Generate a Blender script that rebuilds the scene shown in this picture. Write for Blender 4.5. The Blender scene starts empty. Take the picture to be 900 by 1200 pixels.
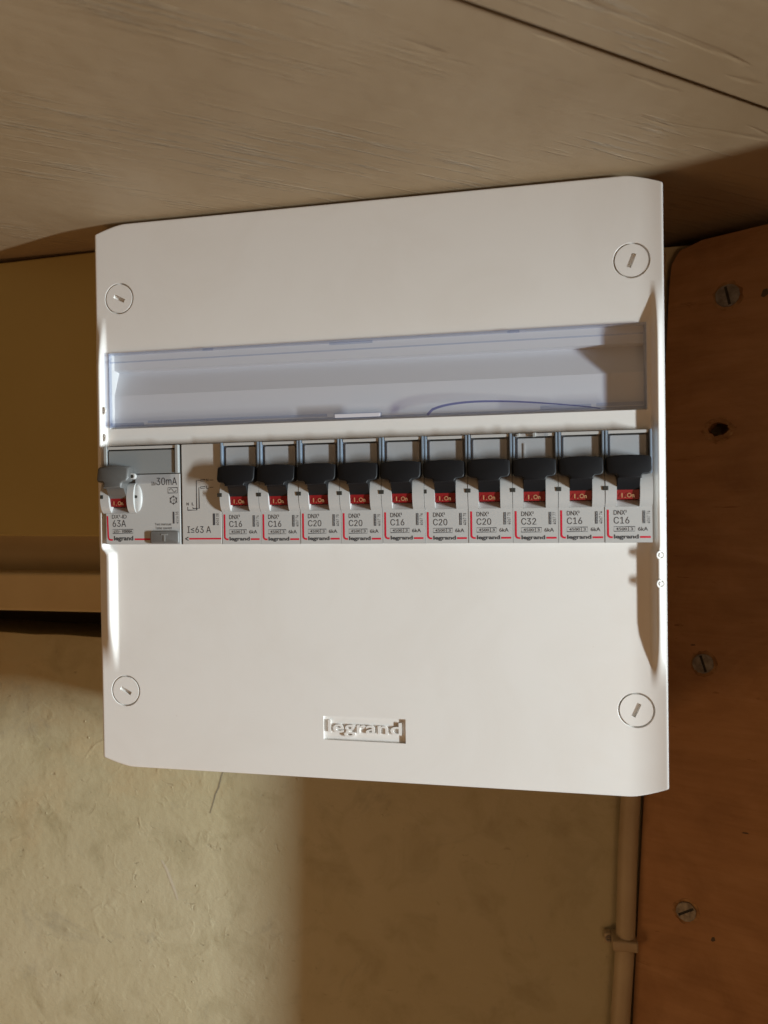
import bpy, bmesh, math, random
from mathutils import Vector, Matrix
random.seed(7)
MM = 0.001
scene = bpy.context.scene
COL = scene.collection

# ------------------------------------------------------------------ camera
cam_d = bpy.data.cameras.new('Camera')
cam = bpy.data.objects.new('Camera', cam_d)
COL.objects.link(cam)
right = Vector((0.9815025, 0.1909457, -0.0138742))
fwd = Vector((-0.1910749, 0.9815373, -0.0086579))
up = Vector((0.0119649, 0.0111487, 0.9998663))
CAM = Vector((69.44, -304.83, -6.01))
m = Matrix.Identity(4)
for i in range(3):
    m[i][0] = right[i]; m[i][1] = up[i]; m[i][2] = -fwd[i]; m[i][3] = CAM[i] * MM
cam.matrix_world = m
cam_d.sensor_fit = 'HORIZONTAL'
cam_d.sensor_width = 36.0
cam_d.lens = 850.0 / 900.0 * 36.0
cam_d.clip_start = 0.01
cam_d.clip_end = 50
cam_d.dof.use_dof = True
cam_d.dof.focus_distance = 0.318
cam_d.dof.aperture_fstop = 13.0
scene.camera = cam

# ------------------------------------------------------------------ light
world = bpy.data.worlds.new('World')
scene.world = world
world.use_nodes = True
bg = world.node_tree.nodes['Background']
bg.inputs['Color'].default_value = (1.0, 0.57, 0.31, 1)
bg.inputs['Strength'].default_value = 0.052

def area(name, pos, target, sx, sy, power, color):
    d = bpy.data.lights.new(name, 'AREA')
    d.shape = 'RECTANGLE'; d.size = sx; d.size_y = sy
    d.energy = power; d.color = color
    o = bpy.data.objects.new(name, d)
    COL.objects.link(o)
    o.location = pos
    o.rotation_euler = (Vector(target) - Vector(pos)).to_track_quat('-Z', 'Y').to_euler()
    return o

AZ, EL, DIST = math.radians(70.5), math.radians(-7), 1.5
kp = (math.sin(AZ) * math.cos(EL) * DIST, -math.cos(AZ) * math.cos(EL) * DIST, math.sin(EL) * DIST)
area('daylight_opening', kp, (0, 0, 0), 0.05, 0.40, 46, (0.87, 0.965, 1.0))
area('room_lamp', (0.45, -1.25, -0.45), (0, 0, -0.1), 0.5, 0.5, 1.7, (1.0, 0.58, 0.31))
area('low_side_lamp', (-0.42, -0.40, -0.55), (-0.05, 0, -0.1), 0.25, 0.25, 0.75, (1.0, 0.56, 0.25))

scene.view_settings.view_transform = 'Standard'
scene.view_settings.look = 'None'
scene.view_settings.exposure = 0.0
scene.view_settings.gamma = 1.0
scene.render.engine = 'CYCLES'
scene.cycles.use_denoising = True
scene.cycles.max_bounces = 10
scene.cycles.transparent_max_bounces = 16

# ------------------------------------------------------------------ materials
def mat(name, col, rough=0.5, spec=0.5, bump=None, var=None, metal=0.0):
    """bump=(scale, strength mm, stretch xyz); var=(scale, amount, second colour)"""
    M = bpy.data.materials.new(name)
    M.use_nodes = True
    nt = M.node_tree; N = nt.nodes; L = nt.links
    b = N['Principled BSDF']
    b.inputs['Base Color'].default_value = (*col, 1)
    b.inputs['Roughness'].default_value = rough
    b.inputs['Specular IOR Level'].default_value = spec
    b.inputs['Metallic'].default_value = metal
    if var or bump:
        tc = N.new('ShaderNodeTexCoord')
    if var:
        nz = N.new('ShaderNodeTexNoise'); nz.inputs['Scale'].default_value = var[0]
        nz.inputs['Detail'].default_value = 5
        L.new(tc.outputs['Object'], nz.inputs['Vector'])
        r = N.new('ShaderNodeValToRGB')
        r.color_ramp.elements[0].position = 0.35; r.color_ramp.elements[1].position = 0.68
        r.color_ramp.elements[0].color = (*col, 1); r.color_ramp.elements[1].color = (*var[1], 1)
        L.new(nz.outputs['Fac'], r.inputs['Fac']); L.new(r.outputs['Color'], b.inputs['Base Color'])
    if bump:
        nb = N.new('ShaderNodeTexNoise'); nb.inputs['Scale'].default_value = bump[0]
        nb.inputs['Detail'].default_value = 4
        L.new(tc.outputs['Object'], nb.inputs['Vector'])
        bp = N.new('ShaderNodeBump'); bp.inputs['Distance'].default_value = bump[1] * MM
        bp.inputs['Strength'].default_value = 1.0
        L.new(nb.outputs['Fac'], bp.inputs['Height']); L.new(bp.outputs['Normal'], b.inputs['Normal'])
    return M

def clear(name, tint, rough=0.06, gloss=0.10):
    M = bpy.data.materials.new(name); M.use_nodes = True
    nt = M.node_tree; N = nt.nodes; L = nt.links
    N.remove(N['Principled BSDF'])
    t = N.new('ShaderNodeBsdfTransparent'); t.inputs['Color'].default_value = (*tint, 1)
    g = N.new('ShaderNodeBsdfGlossy'); g.inputs['Roughness'].default_value = rough
    g.inputs['Color'].default_value = (1, 1, 1, 1)
    f = N.new('ShaderNodeLayerWeight'); f.inputs['Blend'].default_value = 0.5
    p5 = N.new('ShaderNodeMath'); p5.operation = 'POWER'; p5.inputs[1].default_value = 5.0
    ma = N.new('ShaderNodeMath'); ma.operation = 'MULTIPLY_ADD'; ma.inputs[1].default_value = 0.92; ma.inputs[2].default_value = 0.04
    L.new(f.outputs['Facing'], p5.inputs[0]); L.new(p5.outputs[0], ma.inputs[0])
    mx = N.new('ShaderNodeMixShader')
    L.new(ma.outputs[0], mx.inputs['Fac']); L.new(t.outputs[0], mx.inputs[1]); L.new(g.outputs[0], mx.inputs[2])
    L.new(mx.outputs[0], N['Material Output'].inputs['Surface'])
    return M

class G:
    """tiny node helper"""
    def __init__(s, name):
        s.M = bpy.data.materials.new(name); s.M.use_nodes = True
        s.nt = s.M.node_tree; s.N = s.nt.nodes; s.L = s.nt.links; s.b = s.N['Principled BSDF']
        s.tc = s.N.new('ShaderNodeTexCoord').outputs['Object']
    def mapped(s, scale, rz=0.0, loc=(0, 0, 0)):
        mp0 = s.N.new('ShaderNodeMapping'); mp0.inputs['Rotation'].default_value = (0, 0, rz)
        s.L.new(s.tc, mp0.inputs['Vector'])
        mp = s.N.new('ShaderNodeMapping'); mp.inputs['Scale'].default_value = scale; mp.inputs['Location'].default_value = loc
        s.L.new(mp0.outputs[0], mp.inputs['Vector'])
        return mp.outputs[0]
    def noise(s, vec, scale, detail=4, rough=0.55, dist=0.0):
        n = s.N.new('ShaderNodeTexNoise'); n.inputs['Scale'].default_value = scale
        n.inputs['Detail'].default_value = detail; n.inputs['Roughness'].default_value = rough
        n.inputs['Distortion'].default_value = dist
        s.L.new(vec, n.inputs['Vector']); return n.outputs['Fac']
    def ramp(s, fac, stops):
        r = s.N.new('ShaderNodeValToRGB'); e = r.color_ramp.elements
        while len(e) < len(stops): e.new(0.5)
        for k, (p, c) in enumerate(stops):
            e[k].position = p; e[k].color = (*c, 1) if len(c) == 3 else c
        s.L.new(fac, r.inputs['Fac']); return r.outputs['Color']
    def math(s, op, a, b=None):
        n = s.N.new('ShaderNodeMath'); n.operation = op
        for i, v in enumerate((a, b)):
            if v is None: continue
            if isinstance(v, (int, float)): n.inputs[i].default_value = v
            else: s.L.new(v, n.inputs[i])
        return n.outputs[0]
    def mix(s, fac, a, b, mode='MIX'):
        n = s.N.new('ShaderNodeMix'); n.data_type = 'RGBA'; n.blend_type = mode
        for sock, v in ((n.inputs[0], fac), (n.inputs[6], a), (n.inputs[7], b)):
            if isinstance(v, (int, float)): sock.default_value = v
            elif isinstance(v, tuple): sock.default_value = (*v, 1)
            else: s.L.new(v, sock)
        return n.outputs[2]
    def bump(s, h, dist, prev=None, strength=1.0):
        n = s.N.new('ShaderNodeBump'); n.inputs['Distance'].default_value = dist * MM
        n.inputs['Strength'].default_value = strength
        s.L.new(h, n.inputs['Height'])
        if prev is not None: s.L.new(prev, n.inputs['Normal'])
        return n.outputs[0]
    def out(s, col, normal, rough=0.6, spec=0.3):
        s.L.new(col, s.b.inputs['Base Color'])
        if normal is not None: s.L.new(normal, s.b.inputs['Normal'])
        s.b.inputs['Roughness'].default_value = rough
        s.b.inputs['Specular IOR Level'].default_value = spec
        return s.M

def ceiling_material():
    g = G('painted_ceiling_wood')
    rz = -math.radians(36)
    grain = g.noise(g.mapped((3.0, 60, 60), rz), 3.0, 6, 0.6, 0.6)
    fine = g.noise(g.mapped((12, 330, 200), rz), 2.0, 4, 0.6, 0.2)
    broad = g.noise(g.mapped((1, 1, 1)), 9.0, 4)
    patch = g.noise(g.mapped((4, 9, 9), rz, (3, 1, 0)), 3.0, 3)
    streakmask = g.ramp(patch, [(0.47, (0, 0, 0)), (0.60, (1, 1, 1))])
    streak = g.ramp(fine, [(0.55, (0, 0, 0)), (0.72, (1, 1, 1))])
    st = g.mix(1.0, streak, streakmask, 'MULTIPLY')
    col = g.ramp(broad, [(0.3, (0.32, 0.23, 0.13)), (0.5, (0.38, 0.285, 0.175)), (0.7, (0.41, 0.32, 0.21))])
    col = g.mix(g.math('MULTIPLY', st, 0.25), col, (0.60, 0.50, 0.38))
    n = g.bump(g.mix(1.0, grain, g.ramp(patch, [(0.30, (0.12, 0.12, 0.12)), (0.65, (0.85, 0.85, 0.85))]), 'MULTIPLY'), 0.34)
    n = g.bump(st, 0.75, n)
    gouge = g.ramp(g.noise(g.mapped((3.2, 30, 30), rz, (7, 3, 0)), 3.0, 3, 0.5, 1.0), [(0.27, (0, 0, 0)), (0.34, (1, 1, 1))])
    n = g.bump(gouge, 0.22, n)
    dim = g.noise(g.mapped((1, 1, 1), 0, (4, 4, 1)), 5.0, 5, 0.6)
    n = g.bump(dim, 2.2, n)
    n = g.bump(g.noise(g.tc, 160, 3), 0.12, n)
    return g.out(col, n, 0.55, 0.35)

def plaster_material():
    g = G('old_painted_plaster')
    broad = g.noise(g.mapped((1, 1, 1)), 7.0, 6, 0.6, 0.5)
    mid = g.noise(g.mapped((1, 1, 1), 0, (2, 0, 5)), 38.0, 5, 0.6, 0.6)
    col = g.ramp(broad, [(0.30, (0.47, 0.355, 0.195)), (0.46, (0.435, 0.385, 0.24)), (0.72, (0.47, 0.425, 0.285))])
    dirt = g.ramp(mid, [(0.30, (0.72, 0.70, 0.64)), (0.50, (1, 1, 1))])
    col = g.mix(0.6, col, dirt, 'MULTIPLY')
    v = g.N.new('ShaderNodeTexVoronoi'); v.inputs['Scale'].default_value = 95
    v.inputs['Randomness'].default_value = 1.0
    g.L.new(g.tc, v.inputs['Vector'])
    specks = g.ramp(v.outputs['Distance'], [(0.03, (1, 1, 1)), (0.08, (0, 0, 0))])
    gate = g.ramp(g.noise(g.tc, 45, 2), [(0.52, (0, 0, 0)), (0.60, (1, 1, 1))])
    sp = g.mix(1.0, specks, gate, 'MULTIPLY')
    ding = g.ramp(g.noise(g.mapped((1, 1, 1), 0, (5, 1, 8)), 75, 3, 0.55, 1.2), [(0.60, (0, 0, 0)), (0.76, (1, 1, 1))])
    pit = g.ramp(g.noise(g.mapped((1, 1, 1.5), 0, (1, 6, 3)), 130, 3, 0.6, 0.8), [(0.25, (1, 1, 1)), (0.33, (0, 0, 0))])
    scuff = g.ramp(g.noise(g.mapped((1, 1, 1), 0, (2, 9, 1)), 16, 6, 0.75, 1.5), [(0.28, (1, 1, 1)), (0.42, (0, 0, 0))])
    col = g.mix(g.math('MULTIPLY', pit, 0.35), col, (0.22, 0.19, 0.13))
    col = g.mix(g.math('MULTIPLY', scuff, 0.5), col, (0.27, 0.25, 0.19))
    n = g.bump(mid, 0.35)
    n = g.bump(g.noise(g.tc, 120, 5, 0.7), 0.42, n)
    n = g.bump(ding, 0.16, n)
    n = g.bump(g.math('SUBTRACT', 1.0, pit), 0.18, n)
    n = g.bump(sp, 0.35, n)
    return g.out(col, n, 0.65, 0.3)

def wood_material(name, c0, c1, c2, rough=0.6):
    g = G(name)
    ring = g.noise(g.mapped((7, 7, 16)), 2.0, 6, 0.62, 1.6)
    fib = g.noise(g.mapped((14, 14, 190)), 1.8, 4, 0.6, 0.4)
    blot = g.noise(g.mapped((1, 1, 1), 0, (3, 7, 2)), 26, 5, 0.65, 0.8)
    col = g.ramp(ring, [(0.25, c0), (0.5, c1), (0.8, c2)])
    col = g.mix(0.22, col, g.ramp(fib, [(0.35, (0.6, 0.55, 0.5)), (0.6, (1, 1, 1))]), 'MULTIPLY')
    col = g.mix(0.5, col, g.ramp(blot, [(0.3, (0.66, 0.62, 0.58)), (0.52, (1, 1, 1))]), 'MULTIPLY')
    marks = g.ramp(g.noise(g.mapped((38, 38, 150), 0, (4, 2, 1)), 1.2, 4, 0.65, 0.5), [(0.26, (0.35, 0.28, 0.22)), (0.33, (1, 1, 1))])
    col = g.mix(0.8, col, marks, 'MULTIPLY')
    n = g.bump(fib, 0.2)
    n = g.bump(blot, 0.5, n)
    return g.out(col, n, rough, 0.3)

def panel_material():
    g = G('white_moulded_plastic')
    sm = g.noise(g.mapped((1, 1, 1), 0, (1, 2, 3)), 22, 5, 0.65, 0.8)
    col = g.ramp(sm, [(0.3, (0.715, 0.695, 0.66)), (0.55, (0.735, 0.72, 0.69))])
    dust = g.ramp(g.noise(g.tc, 420, 2, 0.5), [(0.74, (1, 1, 1)), (0.79, (0.80, 0.77, 0.72))])
    gate = g.noise(g.mapped((1, 1, 1), 0, (9, 2, 4)), 40, 2)
    dust = g.mix(g.ramp(gate, [(0.5, (0, 0, 0)), (0.62, (1, 1, 1))]), (1.0, 1.0, 1.0), dust)
    col = g.mix(0.6, col, dust, 'MULTIPLY')
    n = g.bump(g.noise(g.tc, 1100, 3), 0.012)
    n = g.bump(g.noise(g.tc, 9, 2), 0.25, n)
    g.L.new(g.ramp(sm, [(0.3, (0.32, 0.32, 0.32)), (0.7, (0.46, 0.46, 0.46))]), g.b.inputs['Roughness'])
    g.L.new(col, g.b.inputs['Base Color']); g.L.new(n, g.b.inputs['Normal'])
    g.b.inputs['Specular IOR Level'].default_value = 0.45
    return g.M

PANEL = panel_material()
TRAY = mat('white_tray_plastic', (0.64, 0.645, 0.67), 0.5, 0.4)
MODULE = mat('light_grey_plastic', (0.44, 0.44, 0.43), 0.42, 0.45, bump=(1500, 0.01))
MODULE2 = mat('pale_grey_plastic', (0.46, 0.45, 0.43), 0.5, 0.4, bump=(1500, 0.01))
HOLDER = mat('grey_label_holder', (0.30, 0.31, 0.305), 0.45, 0.45)
POCKET = mat('pale_grey_pocket', (0.37, 0.38, 0.38), 0.45, 0.4)
RCDCARD = mat('greenish_grey_label_card', (0.33, 0.345, 0.335), 0.5, 0.35)
CARD = mat('grey_label_card', (0.47, 0.475, 0.47), 0.55, 0.3)
BLACK = mat('black_toggle_plastic', (0.007, 0.0075, 0.009), 0.5, 0.25, bump=(1800, 0.01))
GREYCAP = mat('dark_grey_toggle_plastic', (0.095, 0.095, 0.092), 0.45, 0.5, bump=(1800, 0.01))
RED = mat('red_indicator_plastic', (0.21, 0.008, 0.010), 0.4, 0.4)
REDINK = mat('red_print', (0.55, 0.012, 0.035), 0.5, 0.3)
INK = mat('dark_grey_print', (0.055, 0.055, 0.06), 0.55, 0.3)
LIGHTINK = mat('pale_print', (0.42, 0.25, 0.12), 0.5, 0.3)
DARK = mat('dark_cavity', (0.01, 0.01, 0.01), 0.8, 0.2)
NOTCH = mat('dark_slot_plastic', (0.03, 0.028, 0.022), 0.6, 0.3)
CLEAR = clear('clear_plastic', (0.90, 0.92, 0.95), 0.05)
LID = clear('lilac_clear_lid', (0.93, 0.95, 0.985), 0.06)
CLEARLIP = mat('frosted_lid_tab', (0.62, 0.62, 0.68), 0.2, 0.6)
LIDEDGE = clear('lilac_clear_lid_edge', (0.85, 0.88, 0.95), 0.06)
BLUECLEAR = mat('blue_tinted_plastic', (0.19, 0.24, 0.30), 0.16, 0.6)
CEIL = ceiling_material()
PLASTER = plaster_material()
BOARD = wood_material('brown_stained_board', (0.31, 0.155, 0.062), (0.37, 0.19, 0.078), (0.43, 0.235, 0.105))
LEFTWOOD = mat('ochre_painted_wood', (0.37, 0.28, 0.10), 0.6, 0.3, bump=(60, 0.4), var=(5, (0.43, 0.33, 0.13)))
BATTEN = mat('pale_painted_batten', (0.54, 0.43, 0.24), 0.6, 0.3, bump=(90, 0.5), var=(14, (0.45, 0.34, 0.18)))
SLOTWOOD = mat('dark_old_timber', (0.10, 0.075, 0.05), 0.8, 0.2, bump=(80, 0.8))
PIPE = mat('painted_conduit', (0.45, 0.36, 0.23), 0.5, 0.4, bump=(120, 0.3), var=(30, (0.38, 0.29, 0.18)))
STEEL = mat('tarnished_screw_steel', (0.30, 0.27, 0.22), 0.5, 0.5, bump=(500, 0.3), var=(300, (0.15, 0.125, 0.10)), metal=0.4)
POST = wood_material('door_post_wood', (0.30, 0.22, 0.13), (0.36, 0.27, 0.17), (0.42, 0.33, 0.21))

# ------------------------------------------------------------------ mesh helpers (millimetres)
def link(name, mesh, material, parent=None, loc=None):
    o = bpy.data.objects.new(name, mesh)
    COL.objects.link(o)
    if material is not None and not mesh.materials:
        mesh.materials.append(material)
    if parent is not None: o.parent = parent
    if loc is not None: o.location = Vector(loc) * MM
    return o

def to_mesh(bm, name, smooth=False, recalc=True):
    if recalc: bmesh.ops.recalc_face_normals(bm, faces=bm.faces)
    for v in bm.verts: v.co *= MM
    me = bpy.data.meshes.new(name)
    bm.to_mesh(me); bm.free()
    if smooth:
        for p in me.polygons: p.use_smooth = True
        me.set_sharp_from_angle(angle=math.radians(38))
    return me

def part(name, bm, material, parent=None, loc=None, smooth=False, recalc=True):
    return link(name, to_mesh(bm, name, smooth, recalc), material, parent, loc)

def box_bm(*boxes, bevel=0.0, seg=2):
    bm = bmesh.new()
    for (x0, x1, y0, y1, z0, z1) in boxes:
        c = [bm.verts.new(p) for p in ((x0, y0, z0), (x1, y0, z0), (x1, y1, z0), (x0, y1, z0), (x0, y0, z1), (x1, y0, z1), (x1, y1, z1), (x0, y1, z1))]
        for f in ((0, 1, 2, 3), (7, 6, 5, 4), (0, 4, 5, 1), (1, 5, 6, 2), (2, 6, 7, 3), (3, 7, 4, 0)):
            bm.faces.new([c[i] for i in f])
    if bevel:
        bmesh.ops.bevel(bm, geom=list(bm.edges), offset=bevel, segments=seg, affect='EDGES', profile=0.5)
    return bm

def prism_bm(outline, y0, y1, bevel=0.0, seg=3, axis='y'):
    """outline (a,b) points extruded from y0 (front) to y1; axis y: (x,z); axis x: (y,z) extruded in x"""
    bm = bmesh.new()
    P = (lambda a, b, t: (a, t, b)) if axis == 'y' else (lambda a, b, t: (t, a, b))
    f = [bm.verts.new(P(a, b, y0)) for a, b in outline]
    k = [bm.verts.new(P(a, b, y1)) for a, b in outline]
    ff = bm.faces.new(f); bm.faces.new(k[::-1])
    n = len(f)
    for i in range(n): bm.faces.new((f[i], k[i], k[(i + 1) % n], f[(i + 1) % n]))
    bmesh.ops.recalc_face_normals(bm, faces=bm.faces)
    if bevel:
        es = list(ff.edges)
        bmesh.ops.bevel(bm, geom=es, offset=bevel, segments=seg, affect='EDGES', profile=0.5, clamp_overlap=True)
    return bm

def plate_bm(outer, holes, y, depth, hole_depth=None):
    """flat plate (xz) facing -y with real holes; outer and hole walls go back"""
    bm = bmesh.new()
    loops = []
    for lp in [outer] + holes:
        vs = [bm.verts.new((a, y, b)) for a, b in lp]
        loops.append(vs)
        for i in range(len(vs)): bm.edges.new((vs[i], vs[(i + 1) % len(vs)]))
    bmesh.ops.triangle_fill(bm, use_beauty=True, use_dissolve=False, edges=list(bm.edges))
    for li, vs in enumerate(loops):
        d = depth if li == 0 else (hole_depth or depth)
        back = [bm.verts.new((v.co.x, y + d, v.co.z)) for v in vs]
        for i in range(len(vs)):
            j = (i + 1) % len(vs)
            bm.faces.new((vs[i], vs[j], back[j], back[i]))
        if li and hole_depth: bm.faces.new(back)
    return bm

def circle(cx, cz, r, n=40, a0=0.0):
    return [(cx + r * math.cos(a0 + 2 * math.pi * i / n), cz + r * math.sin(a0 + 2 * math.pi * i / n)) for i in range(n)]

def rrect(x0, x1, z0, z1, r, n=4):
    out = []
    for cx, cz, a in ((x1 - r, z1 - r, 0), (x0 + r, z1 - r, 90), (x0 + r, z0 + r, 180), (x1 - r, z0 + r, 270)):
        for i in range(n + 1):
            t = math.radians(a + 90 * i / n)
            out.append((cx + r * math.cos(t), cz + r * math.sin(t)))
    return out

def ribbon_bm(pts, w, y, thick=0.06, closed=False):
    """flat printed line of width w along (x,z) points, facing -y"""
    bm = bmesh.new(); n = len(pts); L, R = [], []
    for i, (a, b) in enumerate(pts):
        if closed: p, q = pts[i - 1], pts[(i + 1) % n]
        else: p, q = pts[max(0, i - 1)], pts[min(n - 1, i + 1)]
        d = Vector((q[0] - p[0], q[1] - p[1])).normalized()
        nx, nz = -d.y * w / 2, d.x * w / 2
        s = 1.0
        if closed or 0 < i < n - 1:
            d1 = Vector((a - p[0], b - p[1])).normalized()
            c = max(0.5, abs(d1.dot(d))); s = 1.0 / c
        L.append(bm.verts.new((a + nx * s, y, b + nz * s))); R.append(bm.verts.new((a - nx * s, y, b - nz * s)))
    for i in range(n if closed else n - 1):
        j = (i + 1) % n
        bm.faces.new((L[i], R[i], R[j], L[j]))
    for f in bm.faces:
        if f.normal.y > 0: f.normal_flip()
    bm.normal_update()
    for f in list(bm.faces):
        if f.normal.y > 0: f.normal_flip()
    return bm

TEXT_CACHE = {}
import os
FONT = None
try:                                             # the sans serif that ships with Blender, else its built-in one
    FONT = bpy.data.fonts.load(os.path.join(bpy.utils.system_resource('DATAFILES'), 'fonts', 'Inter.woff2'))
except Exception:
    FONT = None

def text_mesh(s, x0, x1, z0, z1, y, bold=0.0, rot=False, depth=0.0, key=None):
    """text fitted to the box x0..x1, z0..z1 on a plane facing -y; rot: reads upwards"""
    k = (s, x0, x1, z0, z1, y, bold, rot, depth)
    if k in TEXT_CACHE: return TEXT_CACHE[k]
    c = bpy.data.curves.new('lettering', 'FONT')
    if FONT and bold == 0.0: c.font = FONT
    c.body = s; c.size = 1.0; c.offset = bold; c.resolution_u = 3; c.fill_mode = 'FRONT' if not depth else 'BOTH'
    if depth: c.extrude = 0.5
    o = bpy.data.objects.new('lettering', c); COL.objects.link(o)
    dg = bpy.context.evaluated_depsgraph_get()
    me = bpy.data.meshes.new_from_object(o.evaluated_get(dg))
    bpy.data.objects.remove(o); bpy.data.curves.remove(c)
    xs = [v.co.x for v in me.vertices]; ys = [v.co.y for v in me.vertices]
    ax, bx, ay, by = min(xs), max(xs), min(ys), max(ys)
    for v in me.vertices:
        u = (v.co.x - ax) / (bx - ax); w = (v.co.y - ay) / (by - ay)
        yy = y - (v.co.z * depth if depth else 0.0)
        if rot: X, Z = x1 - w * (x1 - x0), z0 + u * (z1 - z0)
        else: X, Z = x0 + u * (x1 - x0), z0 + w * (z1 - z0)
        v.co = (X * MM, yy * MM, Z * MM)
    TEXT_CACHE[k] = me
    return me

def empty(name, loc, label, cat, group=None):
    o = bpy.data.objects.new(name, None); COL.objects.link(o)
    o.empty_display_size = 0.01
    o.location = Vector(loc) * MM
    tag(o, label, cat, group)
    return o

def tag(o, label, cat, group=None):
    o['label'] = label; o['category'] = cat
    if group: o['group'] = group

def smoothstep(a, b, x):
    t = min(1.0, max(0.0, (x - a) / (b - a)))
    return t * t * (3 - 2 * t)

# ------------------------------------------------------------------ setting: ceiling, wall
# ceiling of wide painted boards running diagonally over the box
CZ = 126.7
ceil = part('ceiling', box_bm((-1000, 900, -1100, 160, CZ + 20, CZ + 34)), SLOTWOOD)
ceil['kind'] = 'structure'
gd = Vector((0.792, 0.611)); gn = Vector((-0.611, 0.792))
s0 = gn.dot(Vector((53.1, -113.8)))              # the seam seen in the upper right
WID = 330.0
def ceiling_board(k):
    CZ = globals()['CZ'] - (1.2 if k < 0 else 0.0)
    lo = s0 + k * WID + 1.3; hi = s0 + (k + 1) * WID - 1.3
    # clip the board strip to the ceiling rectangle
    poly = [(-1000, -1100), (900, -1100), (900, 95), (-1000, 95)]
    def clip(poly, f):
        out = []
        for i in range(len(poly)):
            a, b = poly[i - 1], poly[i]; fa, fb = f(a), f(b)
            if (fa >= 0) != (fb >= 0):
                t = fa / (fa - fb); out.append((a[0] + t * (b[0] - a[0]), a[1] + t * (b[1] - a[1])))
            if fb >= 0: out.append(b)
        return out
    poly = clip(poly, lambda p: gn.x * p[0] + gn.y * p[1] - lo)
    poly = clip(poly, lambda p: hi - gn.x * p[0] - gn.y * p[1])
    if len(poly) < 3: return
    bm = bmesh.new()
    b0 = [bm.verts.new((x, y, CZ)) for x, y in poly]; b1 = [bm.verts.new((x, y, CZ + 19)) for x, y in poly]
    bf = bm.faces.new(b0); bm.faces.new(b1[::-1])
    for i in range(len(poly)):
        j = (i + 1) % len(poly); bm.faces.new((b0[i], b1[i], b1[j], b0[j]))
    bmesh.ops.recalc_face_normals(bm, faces=bm.faces)
    bmesh.ops.bevel(bm, geom=list(bf.edges), offset=0.35, segments=2, affect='EDGES', profile=0.5)
    part('ceiling_board', bm, CEIL, ceil)
for k in range(-4, 4): ceiling_board(k)

# plastered back wall with a dark timber recess above its upper edge on the left
WY = 76.0
bm = bmesh.new()
xs = [-700, -300, -240, -200, -170, -130, 0, 200, 460]
random.seed(3)
top = []
for x in xs:
    pass
nx = 60
f0, b0 = [], []
for i in range(nx + 1):
    x = -700 + i * (1160 / nx)
    zt = -78.2 - 0.032 * (x + 235) * (1 if x < 0 else 0) + random.uniform(-0.5, 0.5) if x < -120 else 120.0
    f0.append((x, zt))
for i in range(nx):
    (xa, za), (xb, zb) = f0[i], f0[i + 1]
    if (za < 0) != (zb < 0): xa_, za_ = xa, zb; a = (xa, zb)
    else: a = (xa, za)
    v = [bm.verts.new((a[0], WY, -800)), bm.verts.new((xb, WY, -800)), bm.verts.new((xb, WY, zb)), bm.verts.new((a[0], WY, a[1]))]
    bm.faces.new(v)
    w = [bm.verts.new((a[0], WY, a[1])), bm.verts.new((xb, WY, zb)), bm.verts.new((xb, WY + 40, zb)), bm.verts.new((a[0], WY + 40, a[1]))]
    bm.faces.new(w)
bmesh.ops.remove_doubles(bm, verts=bm.verts, dist=0.01)
wall = part('back_wall', bm, PLASTER); wall['kind'] = 'structure'
rec = part('timber_recess', box_bm((-700, 460, WY + 41, WY + 60, -200, CZ + 18)), SLOTWOOD); rec['kind'] = 'structure'

# faint crack and scratch on the plaster are fine relief
def crack(name, pts, w, material):
    bm = bmesh.new(); L, R = [], []
    for i, (x, z) in enumerate(pts):
        ww = w * (0.4 + 0.6 * math.sin(math.pi * (i + 0.5) / len(pts)))
        L.append(bm.verts.new((x - ww, WY - 0.12, z))); R.append(bm.verts.new((x + ww, WY - 0.12, z)))
    for i in range(len(pts) - 1): bm.faces.new((L[i], R[i], R[i + 1], L[i + 1]))
    part(name, bm, material, wall)
CRACK = mat('grey_crack', (0.22, 0.2, 0.15), 0.8, 0.2)
crack('crack', [(-97, -150), (-100, -157), (-101.5, -163), (-103.5, -167), (-105, -172), (-107, -178)], 0.35, CRACK)
CHIP = mat('bare_plaster', (0.50, 0.45, 0.34), 0.7, 0.2)
crack('scratch', [(-137, -207), (-134, -212), (-132, -217), (-129.5, -223), (-127.5, -229)], 1.0, CHIP)

# ------------------------------------------------------------------ timber on the left
t = empty('timber_cladding', (-131, 31, -17), 'flat ochre brown wooden panel left of the box under the ceiling', 'panel')
bm = bmesh.new()
P = [(-420, 1.6), (0, -2.9), (0, 142.8), (-64, 141.0), (-420, 134)]
bmf = prism_bm(P, 0, 16, 0.8, 2)
part('board', bmf, LEFTWOOD, t)
t = empty('wooden_batten', (-131, 31, -47), 'pale painted horizontal batten below the ochre panel, left of the box', 'batten')
P = [(-420, -9.2), (0, -11.8), (0, 8.2)] + [(-420 * k / 6, 8.2 + 1.6 * k / 6 + random.uniform(-0.25, 0.25)) for k in range(1, 7)]
part('strip', prism_bm(P, 0, 44, 1.6, 3), BATTEN, t)
# filler board set back between panel and batten
o = part('filler_strip', box_bm((-552, -131, 48, 62, -60, 120)), BATTEN)
tag(o, 'set-back strip showing between the ochre panel and the batten', 'strip')

WORN = mat('worn_wood_round_screws', (0.20, 0.10, 0.04), 0.8, 0.2, bump=(300, 0.6), var=(180, (0.40, 0.23, 0.10)))
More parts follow.
